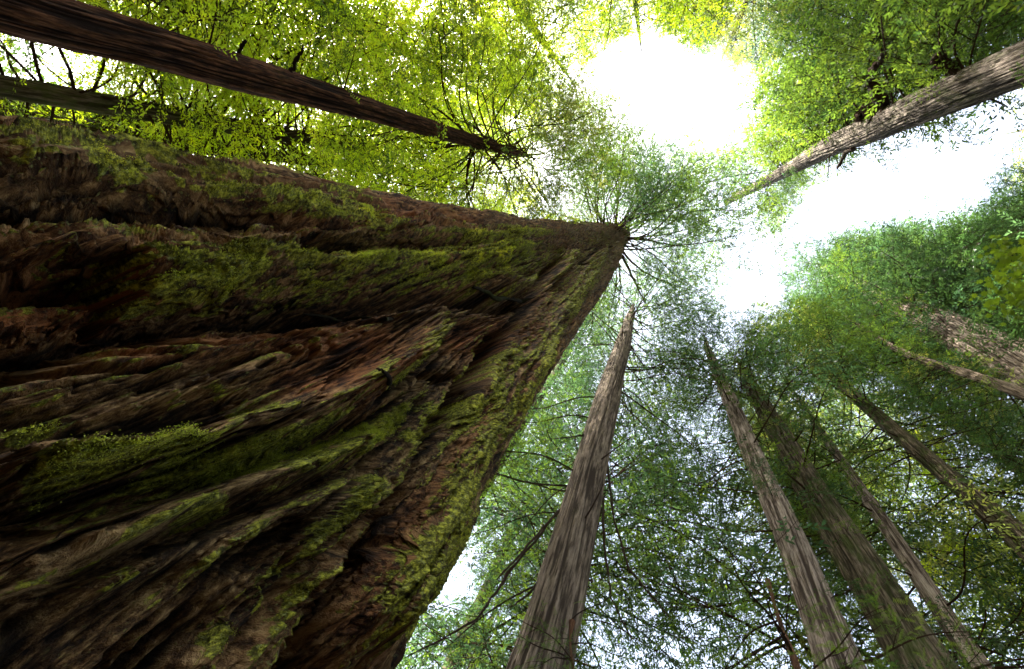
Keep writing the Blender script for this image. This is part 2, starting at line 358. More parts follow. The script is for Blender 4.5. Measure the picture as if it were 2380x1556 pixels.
moss = np.clip(moss * (0.62 + 1.2 * mn2) + disp * 0.3 + 1.0 * (crest - .5) - .16 * gz, 0, 1.4)
red = np.zeros(U.shape)
for L_, w_, a_ in [([(0, 700), (150, 660), (300, 690)], 70, 1.), ([(350, 800), (620, 780), (860, 800), (860, 880), (700, 900)], 70, .75), ([(1180, 760), (1080, 790)], 50, .7),
                   ([(940, 1120), (820, 1300), (770, 1420)], 40, .15), ([(1100, 960), (1000, 1110), (850, 1330), (760, 1480)], 22, .35), ([(780, 900), (960, 780)], 20, .5), ([(1270, 960), (1120, 1180)], 30, .3), ([(900, 480), (1100, 510)], 30, .5)]:
    red = np.maximum(red, a_ * blob(L_, w_))
red = np.clip(red * front + 0.25 + 0.5 * fbm(cxp * 3, syp * 3, H * 0.7, seed=99, o=2), 0, 1)
disp += np.clip((H - 14) / 16, 0, 1) * (.22 * (ridged(cxp * 1.5, syp * 1.5, H * .16, seed=151, o=2) - .62) + .16 * fbm(cxp * 1.2, syp * 1.2, H * .5, seed=155, o=2))
# outward direction of the smooth trunk; flare tips it slightly
Nrm = np.stack([np.cos(PHI), np.sin(PHI), np.zeros_like(PHI)], -1)
# bark torn off in a broken step
bk, bt, bs = seg_dist([(262, 575), (285, 640), (318, 715)], U, Vv)
step = np.clip(0.5 - (U + jit2 * 2 - np.interp(Vv, [575, 640, 715], [262, 285, 318])) / 8, 0, 1) * np.clip((Vv - 570 + jit2) / 14, 0, 1) * np.clip((735 - Vv + jit2) / 18, 0, 1)
macro -= 0.24 * step * front; disp -= 0.24 * step * front
TC = np.array([0, 0, CAMZ]) - B; TC[..., 2] = 0; TC /= np.linalg.norm(TC, axis=-1, keepdims=True)
MD = .3 * Nrm + .7 * TC; MD /= np.linalg.norm(MD, axis=-1, keepdims=True)   # folds lean towards the clearing
P = B + Nrm * (disp - macro)[..., None] + MD * macro[..., None]
P[:, :, 2] += 0.05 * fade * n2
IDX = np.arange(NH * NP).reshape(NH, NP)
Qd = np.stack([IDX[:-1, :], np.roll(IDX, -1, 1)[:-1, :], np.roll(IDX, -1, 1)[1:, :], IDX[1:, :]], -1).reshape(-1, 4)

m, n, l, p = new_mat('giant_bark')
def attr(nm):
    a_ = n.new('ShaderNodeAttribute'); a_.attribute_name = nm; return a_.outputs['Fac']
fib = n.new('ShaderNodeTexNoise'); fib.inputs['Scale'].default_value = 1.0; fib.inputs['Detail'].default_value = 7; fib.inputs['Roughness'].default_value = 0.68
cmb = n.new('ShaderNodeCombineXYZ')
for k_, nm in enumerate(('gu', 'gv', 'gh')): l.new(attr(nm), cmb.inputs[k_])
mp = n.new('ShaderNodeMapping'); mp.inputs['Scale'].default_value = (30, 30, 3.2); l.new(cmb.outputs[0], mp.inputs[0]); l.new(mp.outputs[0], fib.inputs['Vector'])
fb2 = n.new('ShaderNodeTexNoise'); fb2.inputs['Scale'].default_value = 1.0; fb2.inputs['Detail'].default_value = 5; fb2.inputs['Roughness'].default_value = 0.75
mp2 = n.new('ShaderNodeMapping'); mp2.inputs['Scale'].default_value = (100, 100, 16); l.new(cmb.outputs[0], mp2.inputs[0]); l.new(mp2.outputs[0], fb2.inputs['Vector'])
def long_(src, sc3):
    m3 = n.new('ShaderNodeMapping'); m3.inputs['Scale'].default_value = sc3; l.new(cmb.outputs[0], m3.inputs[0])
    t3 = n.new('ShaderNodeTexNoise'); t3.inputs['Scale'].default_value = 1.0; t3.inputs['Detail'].default_value = 6; t3.inputs['Roughness'].default_value = 0.7; l.new(m3.outputs[0], t3.inputs['Vector'])
    return mix(n, l, attr('gz'), src, t3.outputs[0])
fs_ = n.new('ShaderNodeMath'); fs_.operation = 'ADD'; l.new(long_(fib.outputs[0], (30, 30, .8)), fs_.inputs[0]); l.new(long_(fb2.outputs[0], (100, 100, 3.5)), fs_.inputs[1])
fh = n.new('ShaderNodeMath'); fh.operation = 'SUBTRACT'; l.new(fs_.outputs[0], fh.inputs[0]); fh.inputs[1].default_value = .5
big = texn(n, l, (1, 1, 0.5), 4, 0.6, scale=1.3); sp = texn(n, l, (1, 1, 1), 4, 0.75, scale=28); sp2 = texn(n, l, (1, 1, 1), 3, 0.6, scale=9)
br = ramp(n, l, fh.outputs[0], [(0.28, (0.006, 0.003, 0.002)), (0.41, (0.048, 0.025, 0.010)), (0.52, (0.16, 0.092, 0.036)), (0.68, (0.44, 0.30, 0.13))])
rd = ramp(n, l, fh.outputs[0], [(0.28, (0.008, 0.003, 0.001)), (0.42, (0.08, 0.026, 0.008)), (0.66, (0.40, 0.15, 0.048))])
col = mix(n, l, attr('red'), br, rd)
lich = ramp(n, l, sp2.outputs[0], [(0.50, (0, 0, 0)), (0.66, (0.75, 0.75, 0.75))])
gy = ramp(n, l, fh.outputs[0], [(0.3, (0.03, 0.028, 0.022)), (0.55, (0.13, 0.125, 0.09)), (0.75, (0.26, 0.26, 0.20))])
lm = n.new('ShaderNodeMath'); lm.operation = 'MULTIPLY'; l.new(lich, lm.inputs[0]); l.new(attr('lichen'), lm.inputs[1])
col = mix(n, l, lm.outputs[0], col, gy)
ms = ramp(n, l, sp.outputs[0], [(0.36, (0.012, 0.018, 0.002)), (0.5, (0.14, 0.15, 0.012)), (0.64, (0.52, 0.52, 0.05))])
mm = n.new('ShaderNodeMath'); mm.operation = 'MULTIPLY_ADD'; l.new(fh.outputs[0], mm.inputs[0]); mm.inputs[1].default_value = 0.9; l.new(attr('moss'), mm.inputs[2])
mf = ramp(n, l, mm.outputs[0], [(0.95, (0, 0, 0)), (1.25, (0.9, 0.9, 0.9))])
col = mix(n, l, mf, col, ms)
spk = texn(n, l, (1, 1, 1), 2, 0.5, scale=55); sf = ramp(n, l, spk.outputs[0], [(0.60, (0, 0, 0)), (0.68, (1, 1, 1))])
sm = n.new('ShaderNodeMath'); sm.operation = 'MULTIPLY'; l.new(sf, sm.inputs[0]); sa = ramp(n, l, attr('moss'), [(0.2, (0.06, 0.06, 0.06)), (0.6, (0.8, 0.8, 0.8))]); l.new(sa, sm.inputs[1])
col = mix(n, l, sm.outputs[0], col, (0.26, 0.28, 0.09))
cr = ramp(n, l, attr('crest'), [(0.1, (0.12, 0.12, 0.12)), (0.5, (1, 1, 1))]); col = mix(n, l, 1.0, col, cr, 'MULTIPLY')  # crevice shade deepened in the colour: low crest multiplies the bark darker
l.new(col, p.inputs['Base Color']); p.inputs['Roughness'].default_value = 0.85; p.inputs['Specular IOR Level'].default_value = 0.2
bp = n.new('ShaderNodeBump'); bp.inputs['Strength'].default_value = 0.9; bp.inputs['Distance'].default_value = 0.05; l.new(fh.outputs[0], bp.inputs['Height'])
bp2 = n.new('ShaderNodeBump'); bp2.inputs['Strength'].default_value = 0.5; bp2.inputs['Distance'].default_value = 0.01; l.new(sp.outputs[0], bp2.inputs['Height']); l.new(bp.outputs[0], bp2.inputs['Normal'])
l.new(bp2.outputs[0], p.inputs['Normal'])
M['giant'] = m
lichen = np.clip((H - 3) / 9, 0, 1) * 0.9 + 0.12
giant = thing('giant_redwood', 'massive mossy redwood with twisted furrowed bark filling the lower left', 'tree', (GB[0], GB[1], 0))
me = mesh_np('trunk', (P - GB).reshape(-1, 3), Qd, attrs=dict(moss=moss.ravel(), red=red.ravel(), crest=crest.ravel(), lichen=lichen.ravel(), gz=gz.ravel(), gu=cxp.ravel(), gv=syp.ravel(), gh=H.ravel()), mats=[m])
link('trunk', me, giant)

# moss tufts: small leafy shoots standing on the bark where it is mossy
rng = np.random.default_rng(4)
def tufts(count, sel, size, mat, seed, name):
    rg = np.random.default_rng(seed)
    wgt = sel.ravel().astype(np.float64); wgt /= wgt.sum()
    ix = rg.choice(wgt.size, count, p=wgt)
    base = (P - GB).reshape(-1, 3)[ix]; nr = Nrm.reshape(-1, 3)[ix]
    base = base + rg.normal(0, .008, base.shape)
    up = rg.normal(0, 1, (count, 3)); dr = nr * 1.0 + up * 0.75; dr[:, 2] -= 0.35; dr /= np.linalg.norm(dr, axis=1)[:, None]
    sd = np.cross(dr, rg.normal(0, 1, (count, 3))); sd /= np.linalg.norm(sd, axis=1)[:, None]
    dist = np.linalg.norm(base + GB - np.array([0, 0, CAMZ]), axis=1)
    s = size * rg.uniform(.5, 1.3, count) * np.clip(dist / 3.0, 0.8, 1.7); s = s[:, None]
    Vt = np.stack([base - sd * s * .22, base + dr * s * .5 - sd * s * .30, base + dr * s, base + dr * s * .5 + sd * s * .30], 1).reshape(-1, 3)
    k_ = np.arange(count) * 4
    return mesh_np(name, Vt, np.stack([k_, k_ + 1, k_ + 2, k_ + 3], 1), mats=[mat], smooth=False)
M['moss'] = leaf_mat('moss_shoots', (0.24, 0.26, 0.02), (0.8, 0.9, 0.6), 0.0)
vis = (front > .5) & (np.abs(dphi)[None, :] < 1.3)
# near surface area per vertex is uneven, so weight by how wide each vertex reads
mo = link('moss', tufts(90000, np.clip(moss - .78, 0, 1) ** 1.1 * vis * np.clip(mn2 + .6, .05, 2) * np.clip(14 - H, 0, 1), .0065, M['moss'], 5, 'moss'), giant)
mo['kind'] = 'stuff'
print('giant', NP, NH)

Uf, Vf = proj(P); fr_ = (np.abs(dphi) < 1.25)[None, :] * np.ones((NH, 1), bool)
def on_bark(u, v, lift=.02):                  # point on the bark under a reference pixel
    d_ = np.where(fr_, (Uf - u) ** 2 + (Vf - v) ** 2, 1e12); k_ = np.argmin(d_); q_ = P.reshape(-1, 3)[k_]
    c_ = np.array([0, 0, CAMZ]) - q_; return q_ + c_ / np.linalg.norm(c_) * lift

# ------------------------------------------------------------------ branches: wood mesh + needle sprays
class TB:                                     # tube collector
    def __init__(s): s.V = []; s.Q = []; s.T = []; s.n = 0
    def tube(s, P, R, k=4):
        P = np.asarray(P, float); R = np.asarray(R, float); m_ = len(P)
        T = np.gradient(P, axis=0); T /= np.linalg.norm(T, axis=1)[:, None] + 1e-9
        ref = np.array([0, 0, 1.0]) if abs(T[0][2]) < .9 else np.array([1.0, 0, 0])
        A = np.cross(T, ref); A /= np.linalg.norm(A, axis=1)[:, None] + 1e-9; Bn = np.cross(T, A)
        a = np.arange(k) * 2 * math.pi / k
        s.V.append((P[:, None] + R[:, None, None] * (np.cos(a)[None, :, None] * A[:, None] + np.sin(a)[None, :, None] * Bn[:, None])).reshape(-1, 3))
        i = np.arange(m_ - 1)[:, None] * k + np.arange(k)[None]; j = np.arange(m_ - 1)[:, None] * k + (np.arange(k)[None] + 1) % k
        s.Q.append(np.stack([i, j, j + k, i + k], -1).reshape(-1, 4) + s.n); s.n += m_ * k
    def mesh(s, name, mats): return mesh_np(name, np.concatenate(s.V), np.concatenate(s.Q), mats=mats)

def branch_proto(L, seed, bare=0.3, dens=1.0, leaf=0.11, droop=0.10, fine=False, wob=1.0, spread=0.40):
    rg = np.random.default_rng(seed); tb = TB(); LP = []; LD = []
    n = 16; t = np.linspace(0, 1, n)
    k1, k2 = rg.uniform(-1, 1, 2)
    y = L * wob * (0.07 * k1 * np.sin(t * 3) + 0.035 * k2 * np.sin(t * 8)); z = L * (0.10 * t * rg.uniform(0, 1) - droop * t ** 2) + 0.02 * L * wob * np.sin(t * 9 + seed)
    ax = np.stack([L * t, y, z], 1); r0 = 0.0045 * L + 0.006
    tb.tube(ax, r0 * (1 - t) ** .8 + 0.004, 5)
    def grow(P0, D0, l, rad, lev):
        m_ = 5 if lev == 1 else 3; tt = np.linspace(0, 1, m_)
        c = rg.normal(0, .18, 3); c[2] -= 0.10 * (2 - lev)
        Pp = P0 + D0 * (l * tt)[:, None] + c * l * (tt ** 2)[:, None]
        tb.tube(Pp, rad * (1 - .75 * tt), 3); return Pp
    s = bare * L; side = 1
    while s < L * .985:
        tt = s / L; P0 = np.array([np.interp(tt, t, ax[:, q]) for q in range(3)])
        dd = np.array([np.interp(min(tt + .03, 1), t, ax[:, q]) - np.interp(max(tt - .03, 0), t, ax[:, q]) for q in range(3)]); dd /= np.linalg.norm(dd)
        yaw = side * math.radians(rg.uniform(38, 68)); c_, s_ = math.cos(yaw), math.sin(yaw)
        D = np.array([dd[0] * c_ - dd[1] * s_, dd[0] * s_ + dd[1] * c_, dd[2] + rg.normal(0, .16)]); D /= np.linalg.norm(D)
        env = math.sin(math.pi * min(1, (tt - bare) / (1 - bare) * .72 + .24)) ** .8
        l = max(.22, spread * L * env * rg.uniform(.55, 1.15))
        S = grow(P0, D, l, .004 + .004 * l, 1)
        u = 0.10 * l; sd2 = 1; stp = .15 / dens
        while u < l:
            f_ = u / l; Q0 = np.array([np.interp(f_, np.linspace(0, 1, 5), S[:, q]) for q in range(3)])
            dS = S[-1] - S[0]; dS /= np.linalg.norm(dS); y2 = sd2 * math.radians(rg.uniform(35, 70)); c_, s_ = math.cos(y2), math.sin(y2)
            D2 = np.array([dS[0] * c_ - dS[1] * s_, dS[0] * s_ + dS[1] * c_, dS[2] + rg.normal(-.08, .22)]); D2 /= np.linalg.norm(D2)
            l2 = rg.uniform(.2, .62) * (1.1 - .5 * f_)
            G = grow(Q0, D2, l2, .003, 2)
            q = 0.04; sd3 = 1
            while q < l2 + .02:
                g0 = Q0 + (G[-1] - Q0) * min(q / l2, 1); y3 = sd3 * math.radians(rg.uniform(25, 60)); c_, s_ = math.cos(y3), math.sin(y3)
                D3 = np.array([D2[0] * c_ - D2[1] * s_, D2[0] * s_ + D2[1] * c_, D2[2] + rg.normal(-.05, .2)])
                LP.append(g0); LD.append(D3 / np.linalg.norm(D3)); q += leaf * .40; sd3 = -sd3
            u += stp * rg.uniform(.7, 1.4); sd2 = -sd2
        s += .24 / dens * rg.uniform(.5, 1.7) * (1 + .05 * L); side = -side
    LP = np.array(LP); LD = np.array(LD); k = len(LP)
    ll = leaf * rg.uniform(.7, 1.35, k)[:, None]; nr = rg.normal(0, .36, (k, 3)); nr[:, 2] += 1
    sd = np.cross(LD, nr); sd /= np.linalg.norm(sd, axis=1)[:, None]
    if not fine:
        w_ = ll * .185
        V_ = np.stack([LP, LP + LD * ll * .35 - sd * w_, LP + LD * ll, LP + LD * ll * .6 + sd * w_], 1).reshape(-1, 3)
        i_ = np.arange(k) * 4; Q_ = np.stack([i_, i_ + 1, i_ + 2, i_ + 3], 1)
        lf = mesh_np('foliage', V_, Q_, smooth=False)
    else:                                     # flat redwood twigs: two combs of needles
        NN = 7; VV = []
        for q in range(NN):
            f_ = (q + .6) / NN; nl = ll * .27 * (1 - .45 * abs(f_ - .4))
            for sg in (-1, 1):
                b0 = LP + LD * ll * f_; tip = b0 + sd * sg * nl + LD * nl * .55
                VV.append(np.stack([b0 - LD * ll * .028, tip, b0 + LD * ll * .05], 1))
        VV = np.concatenate(VV).reshape(-1, 3); i_ = np.arange(len(VV) // 3) * 3
        lf = mesh_np('foliage', VV, tris=np.stack([i_, i_ + 1, i_ + 2], 1), smooth=False)
    lf.materials.append(M['Lmid'])
    return tb.mesh('branch', [M['twig']]), lf, L

PROTO = {}
def proto(kind):
    if kind not in PROTO:
        P_ = {'long': lambda s: branch_proto(6.5, s, .34, 1.0, .115, .16, wob=1.8),
              'mid': lambda s: branch_proto(4.2, s, .24, 1.0, .12, .12, wob=1.5),
              'short': lambda s: branch_proto(2.4, s, .12, 1.2, .10, .10, spread=.5),
              'thin': lambda s: branch_proto(4.5, s, .34, .75, .12, .22, wob=1.3),
              'fine': lambda s: branch_proto(1.9, s, .15, .8, .10, .16, fine=True, spread=.42),
              'tuft': lambda s: branch_proto(3.0, s, .05, 1.2, .105, .0, spread=.55, wob=2.0)}[kind]
        PROTO[kind] = [P_(100 * len(PROTO) + i) for i in range(5)]
    return PROTO[kind]

GAPS = [[(1395, 110), (1560, 95), (1640, 140), (1745, 190), (1745, 340), (1700, 300), (1610, 320), (1500, 280), (1400, 250)],
        [(2400, 300), (2280, 290), (2190, 330), (2100, 440), (1930, 430), (1860, 470), (1830, 560), (2000, 520), (2200, 525), (2290, 480), (2340, 390), (2400, 340)],
        [(1700, 620), (1780, 590), (1800, 720), (1720, 690), (1640, 660)],
        [(1035, 1270), (1110, 1250), (1100, 1370), (1020, 1400)],
        [(2090, 1330), (2130, 1370), (2130, 1410), (2080, 1360)],
        [(60, 110), (150, 120), (130, 180), (60, 160)], [(50, 215), (230, 250), (160, 290), (60, 280)]]
def in_poly(x, y, P_):
    r = False; j = len(P_) - 1
    for i in range(len(P_)):
        if (P_[i][1] > y) != (P_[j][1] > y) and x < (P_[j][0] - P_[i][0]) * (y - P_[i][1]) / (P_[j][1] - P_[i][1]) + P_[i][0]: r = not r
        j = i
    return r
CORR = []                                     # where trunks stand clear: no bough reaches across in front of them
def corridor(axis, D, wmin=34, grow=.62):
    L_, R_ = [], []
    for u, v, w_ in axis:
        if w_ < wmin: break
        nx, ny = VPX - u, VPY - v; nl = math.hypot(nx, ny); L_.append((u - ny / nl * w_ * grow, v + nx / nl * w_ * grow)); R_.append((u + ny / nl * w_ * grow, v - nx / nl * w_ * grow))
    CORR.append((L_ + R_[::-1], D))
def gap(P3):
    P3 = np.array(P3); u, v = proj(P3)
    if any(in_poly(u, v, g_) for g_ in GAPS): return True
    r_ = math.hypot(P3[0], P3[1])
    return any(r_ < D_ + .2 and in_poly(u, v, g_) for g_, D_ in CORR)

def put_branch(tree, base, kind, az, pitch, scale, roll, wood, leaf, rg, off, test=True, sub=True):
    pr = proto(kind)[rg.integers(5)]; L = pr[2] * scale
    d = np.array([math.cos(az) * math.cos(pitch), math.sin(az) * math.cos(pitch), math.sin(pitch)])
    if test:
        sdv = np.array([-math.sin(az), math.cos(az), 0]); hw = 0.24 * L
        for _ in range(4):
            if not any(gap(base + d * L * f_ + sdv * hw * g_) for f_, g_ in ((.2, 0), (.4, 0), (.45, -.7), (.45, .7), (.62, 0), (.75, -1), (.75, 1), (.98, 0))): break
            scale *= .72; L *= .72; hw *= .72
        else: return None
        if scale < .35: return None
    q = Quaternion((0, 0, 1), az) @ Quaternion((0, 1, 0), -pitch) @ Quaternion((1, 0, 0), roll)
    b = bpy.data.objects.new('branch', pr[0]); C.objects.link(b); b.parent = tree
    b.location = Vector(base - off); b.rotation_mode = 'QUATERNION'; b.rotation_quaternion = q; b.scale = (scale,) * 3
    b.material_slots[0].link = 'OBJECT'; b.material_slots[0].material = M[wood]
    f = bpy.data.objects.new('foliage', pr[1]); C.objects.link(f); f.parent = b
    f.material_slots[0].link = 'OBJECT'; f.material_slots[0].material = M[leaf]
    return b

def trunk_mesh(pts, rad, seed, mat, rough=1.0, ns=150):
    pts = np.array(pts, float); L = np.concatenate([[0], np.cumsum(np.linalg.norm(np.diff(pts, axis=0), axis=1))])
    n = int(min(1200, max(140, L[-1] / .04))); s = np.linspace(0, 1, n) ** 1.25 * L[-1]
    Pc = np.stack([np.interp(s, L, pts[:, q]) for q in range(3)], 1)
    kk = max(3, n // 14) | 1; ker = np.hanning(kk + 2)[1:-1]; ker /= ker.sum()
    for q in range(3): Pc[:, q] = np.convolve(np.pad(Pc[:, q], kk // 2, mode='reflect', reflect_type='odd'), ker, 'valid')
    R = np.interp(s, L, rad); a = np.arange(ns) * 2 * math.pi / ns
    A, S = np.meshgrid(a, s); Rm = R[:, None] * np.ones((1, ns)); rr = R.max()
    cx, sy = np.cos(A + .25 * np.sin(S * .3 + seed)), np.sin(A + .25 * np.sin(S * .3 + seed))
    k1 = ridged(cx * 5 * rr / .6, sy * 5 * rr / .6, S * .45, seed, 3) - .62; k2 = ridged(cx * 14 * rr / .6, sy * 14 * rr / .6, S * 1.3, seed + 9, 2) - .62
    lob = fbm(cx * 1.2, sy * 1.2, S * .18, seed + 5, 2)
    k3 = np.exp(-(np.abs(vnoise(cx * 7 * rr / .6, sy * 7 * rr / .6, S * .22, seed + 3)) / .10) ** 2)
    dz = rough * (.17 * k1 + .10 * k2 - .09 * k3) * np.sqrt(Rm * .5) + .14 * lob * Rm; k1 = k1 - .5 * k3
    V_ = Pc[:, None] + (Rm + dz)[..., None] * np.stack([np.cos(A), np.sin(A), 0 * A], -1)
    I = np.arange(n * ns).reshape(n, ns); Q_ = np.stack([I[:-1], np.roll(I, -1, 1)[:-1], np.roll(I, -1, 1)[1:], I[1:]], -1).reshape(-1, 4)
    top = [[I[-1][0], I[-1][i], I[-1][i + 1]] for i in range(1, ns - 1)]
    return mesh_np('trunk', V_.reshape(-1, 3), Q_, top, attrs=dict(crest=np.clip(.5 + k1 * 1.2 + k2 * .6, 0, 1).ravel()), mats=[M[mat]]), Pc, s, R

def tree(name, label, D, axis, mat, wood, leaf, seed, crowns, tip=None, group=None, rough=1.0, cat='tree', stubs=9):
    """axis: [(px, py, width px)] from low to high, read off the photograph; crowns: list of dicts"""
    rg = np.random.default_rng(seed); pts, rad = [], []
    for (u, v, w_) in axis:
        Dk = D
        p3 = at(u, v, Dk); nx, ny = VPX - u, VPY - v; nl = math.hypot(nx, ny); px_, py_ = -ny / nl, nx / nl
        a_, b_ = ray(u + px_ * w_ / 2, v + py_ * w_ / 2), ray(u - px_ * w_ / 2, v - py_ * w_ / 2)
        ha = math.acos(min(1, float(a_ @ b_))) / 2; sl_ = np.linalg.norm(p3 - [0, 0, CAMZ]); pts.append(p3); rad.append(sl_ * math.sin(ha) * .88)
    p0, p1 = pts[0], pts[min(2, len(pts) - 1)]; sl2 = (p1 - p0)[:2] / (p1 - p0)[2] * .35
    b = p0.copy(); b[:2] -= sl2 * p0[2]; b[2] = -.1; r_ = rad[0] * (1 + .012 * p0[2])
    mid = p0 * .25 + b * .75; mid[2] = 1.8
    pts = [b, mid] + pts; rad = [r_ * 1.35, r_ * 1.05] + rad
    if tip: pts.append(pts[-1] + np.array([0, 0, tip])); rad.append(.03)
    off = np.array([b[0], b[1], 0.0]); T = thing(name, label, cat, tuple(off), group)
    tm, Pc, S, R = trunk_mesh([q - off for q in pts], rad, seed, mat, rough)
    link('trunk', tm, T)
    nb = 0
    for _ in range(stubs):                    # snapped dead branches
        h = rg.uniform(6, min(Pc[-1, 2] * .8, 34)); i_ = np.argmin(np.abs(Pc[:, 2] - h)); az = rg.uniform(-math.pi, math.pi); d_ = np.array([math.cos(az), math.sin(az), rg.uniform(-.3, .5)])
        l_ = rg.uniform(.25, 1.1) + R[i_]; tt_ = np.linspace(0, 1, 7)[:, None]; q_ = Pc[i_] + d_ * l_ * tt_ + rg.normal(0, .12, 3) * tt_ ** 2 * l_; tb = TB(); tb.tube(q_, rg.uniform(.018, .05) * (1 - .6 * tt_[:, 0]) * rg.uniform(.85, 1.15, 7), 6)
        link('dead_stub', tb.mesh('dead_stub', [M[wood]]), T)
    for c in crowns:
        k = 0; tries = 0
        while k < c['n'] and tries < c['n'] * 6 and nb < 98:
            tries += 1
            h = rg.uniform(*c['h']) if 'bias' not in c else c['h'][0] + (c['h'][1] - c['h'][0]) * rg.random() ** c['bias']
            i_ = np.argmin(np.abs(Pc[:, 2] - h)); base = Pc[i_] + off
            if 'az' in c: az = math.radians(rg.uniform(*c['az']))
            else: az = rg.uniform(-math.pi, math.pi)
            sc_ = rg.uniform(*c.get('s', (.8, 1.3))); pit = math.radians(rg.uniform(*c.get('p', (-12, 12))))
            lv_ = c.get('leaf', leaf); lf = lv_[rg.integers(len(lv_))]
            if put_branch(T, base, c['k'], az, pit, sc_, rg.normal(0, .25), wood, lf, rg, off, c.get('t', True)): k += 1; nb += 1
    return T, off, Pc
def H_(D, u, v): return at(u, v, D)[2]

AX = dict(
 A=(8.0, [(-60, -15, 150), (100, 40, 132), (330, 100, 108), (560, 172, 88), (800, 238, 62), (1000, 298, 42), (1130, 338, 28), (1205, 357, 14)]),
 left=(15.0, [(-60, 187, 52), (60, 205, 46), (250, 236, 34), (400, 258, 26), (500, 276, 20), (640, 300, 14)]),
 burl=(7.5, [(2700, 20, 175), (2480, 105, 128), (2340, 165, 110), (2180, 232, 92), (2060, 285, 72), (1940, 335, 54), (1850, 385, 36), (1760, 432, 24), (1690, 470, 14)]),
 old=(16.0, [(2700, 1000, 165), (2480, 897, 130), (2380, 846, 112), (2260, 790, 92), (2160, 742, 74), (2070, 700, 54), (1980, 655, 30)]),
 slender=(14.0, [(2600, 1010, 50), (2380, 916, 30), (2260, 872, 22), (2140, 838, 20), (2080, 810, 14)]),
 dark=(14.0, [(2560, 1440, 96), (2380, 1258, 66), (2230, 1130, 48), (2100, 1020, 38), (1980, 915, 28), (1880, 830, 18)]),
 grey=(7.0, [(1205, 1720, 200), (1262, 1540, 162), (1320, 1300, 120), (1372, 1080, 84), (1418, 900, 58), (1448, 800, 40), (1465, 735, 22)]),
 mott=(9.0, [(2010, 1700, 165), (1935, 1500, 106), (1850, 1280, 78), (1760, 1080, 56), (1700, 940, 38), (1652, 830, 22)]),
 moss=(10.5, [(2260, 1740, 200), (2130, 1520, 142), (2010, 1330, 108), (1890, 1150, 76), (1810, 1010, 56), (1745, 900, 36)]),
 speck=(13.0, [(2370, 1690, 66), (2240, 1500, 50), (2130, 1330, 42), (2030, 1180, 34), (1930, 1035, 22)]))
for k_, w_, g_ in (('A', 30, .6), ('left', 20, .9), ('burl', 50, .55), ('old', 45, .34), ('slender', 20, .7), ('dark', 26, .85), ('grey', 36, .65), ('mott', 36, .55), ('moss', 40, .5), ('speck', 20, .9)): corridor(AX[k_][1], AX[k_][0], w_, g_)
# --- the young redwood with the straight reddish trunk, top left
tA, oA, cA = tree('redwood_tree', 'straight reddish furrowed redwood crossing the top left, bare brown boughs fanning from its top', AX['A'][0],
     AX['A'][1], 'red', 'twig', ['Lyel', 'Lyel', 'Lmid'], 11,
     [dict(n=56, k='long', h=(19.5, 29.5), az=(60, 300), s=(.75, 1.25), p=(-8, 16)), dict(n=26, k='long', h=(20, 29), az=(-60, 60), s=(.6, 1.0), p=(-8, 16), leaf=['Lmid', 'Lmid', 'Lgold']), dict(n=3, k='short', h=(8, 12), s=(.5, .9), az=(-100, -60))], tip=2.5, stubs=0)
# --- grey trunk far left
tree('distant_redwood', 'smooth dark grey trunk at the left edge under the reddish redwood, half hidden by sprays', AX['left'][0],
     AX['left'][1], 'mossy', 'twig', ['Lyel', 'Lyel', 'Lmid'], 12,
     [dict(n=60, k='long', h=(8, 24), s=(.9, 1.3)), dict(n=30, k='mid', h=(6, 20), s=(.9, 1.4))], tip=6, rough=.3)
# --- the leaning pale trunk, right top
tR, oR, cR = tree('burled_redwood', 'pale fissured redwood with broken mossy limbs reaching in from the right edge above', AX['burl'][0],
     AX['burl'][1], 'burl', 'twigp', ['Lmid', 'Lmid', 'Ldark'], 13,
     [dict(n=9, k='short', h=(11, 34), s=(.35, .7), t=False), dict(n=58, k='tuft', h=(13, 42), az=(-135, -25), s=(1.1, 1.9), p=(-10, 25)), dict(n=14, k='mid', h=(24, 52), az=(-30, 80), s=(.8, 1.1)), dict(n=26, k='mid', h=(34, 55), s=(.9, 1.3))], tip=4)
# --- massive pale trunk at the right
tree('old_growth_redwood', 'massive pale grey trunk with a broad domed crown entering from the right edge', AX['old'][0],
     AX['old'][1], 'pale', 'twigp', ['Lblue', 'Ldark'], 14,
     [dict(n=98, k='tuft', h=(24, 50), s=(1.1, 2.0), p=(-10, 30))], tip=6, rough=1.6)
tree('slender_redwood', 'slender bare pinkish grey trunk just below the massive pale one at the right edge', AX['slender'][0],
     AX['slender'][1], 'grey', 'twig', ['Lmid', 'Ldark'], 15,
     [dict(n=60, k='mid', h=(17, 38), s=(.8, 1.3))], tip=12)
tree('dark_redwood', 'dark brown trunk slanting up from the lower right edge through olive foliage', AX['dark'][0],
     AX['dark'][1], 'mossy', 'twig', ['Lgold', 'Lmid', 'Ldark'], 16,
     [dict(n=50, k='mid', h=(12, 34), s=(.9, 1.4)), dict(n=40, k='long', h=(14, 34), s=(.7, 1.0))], tip=4)
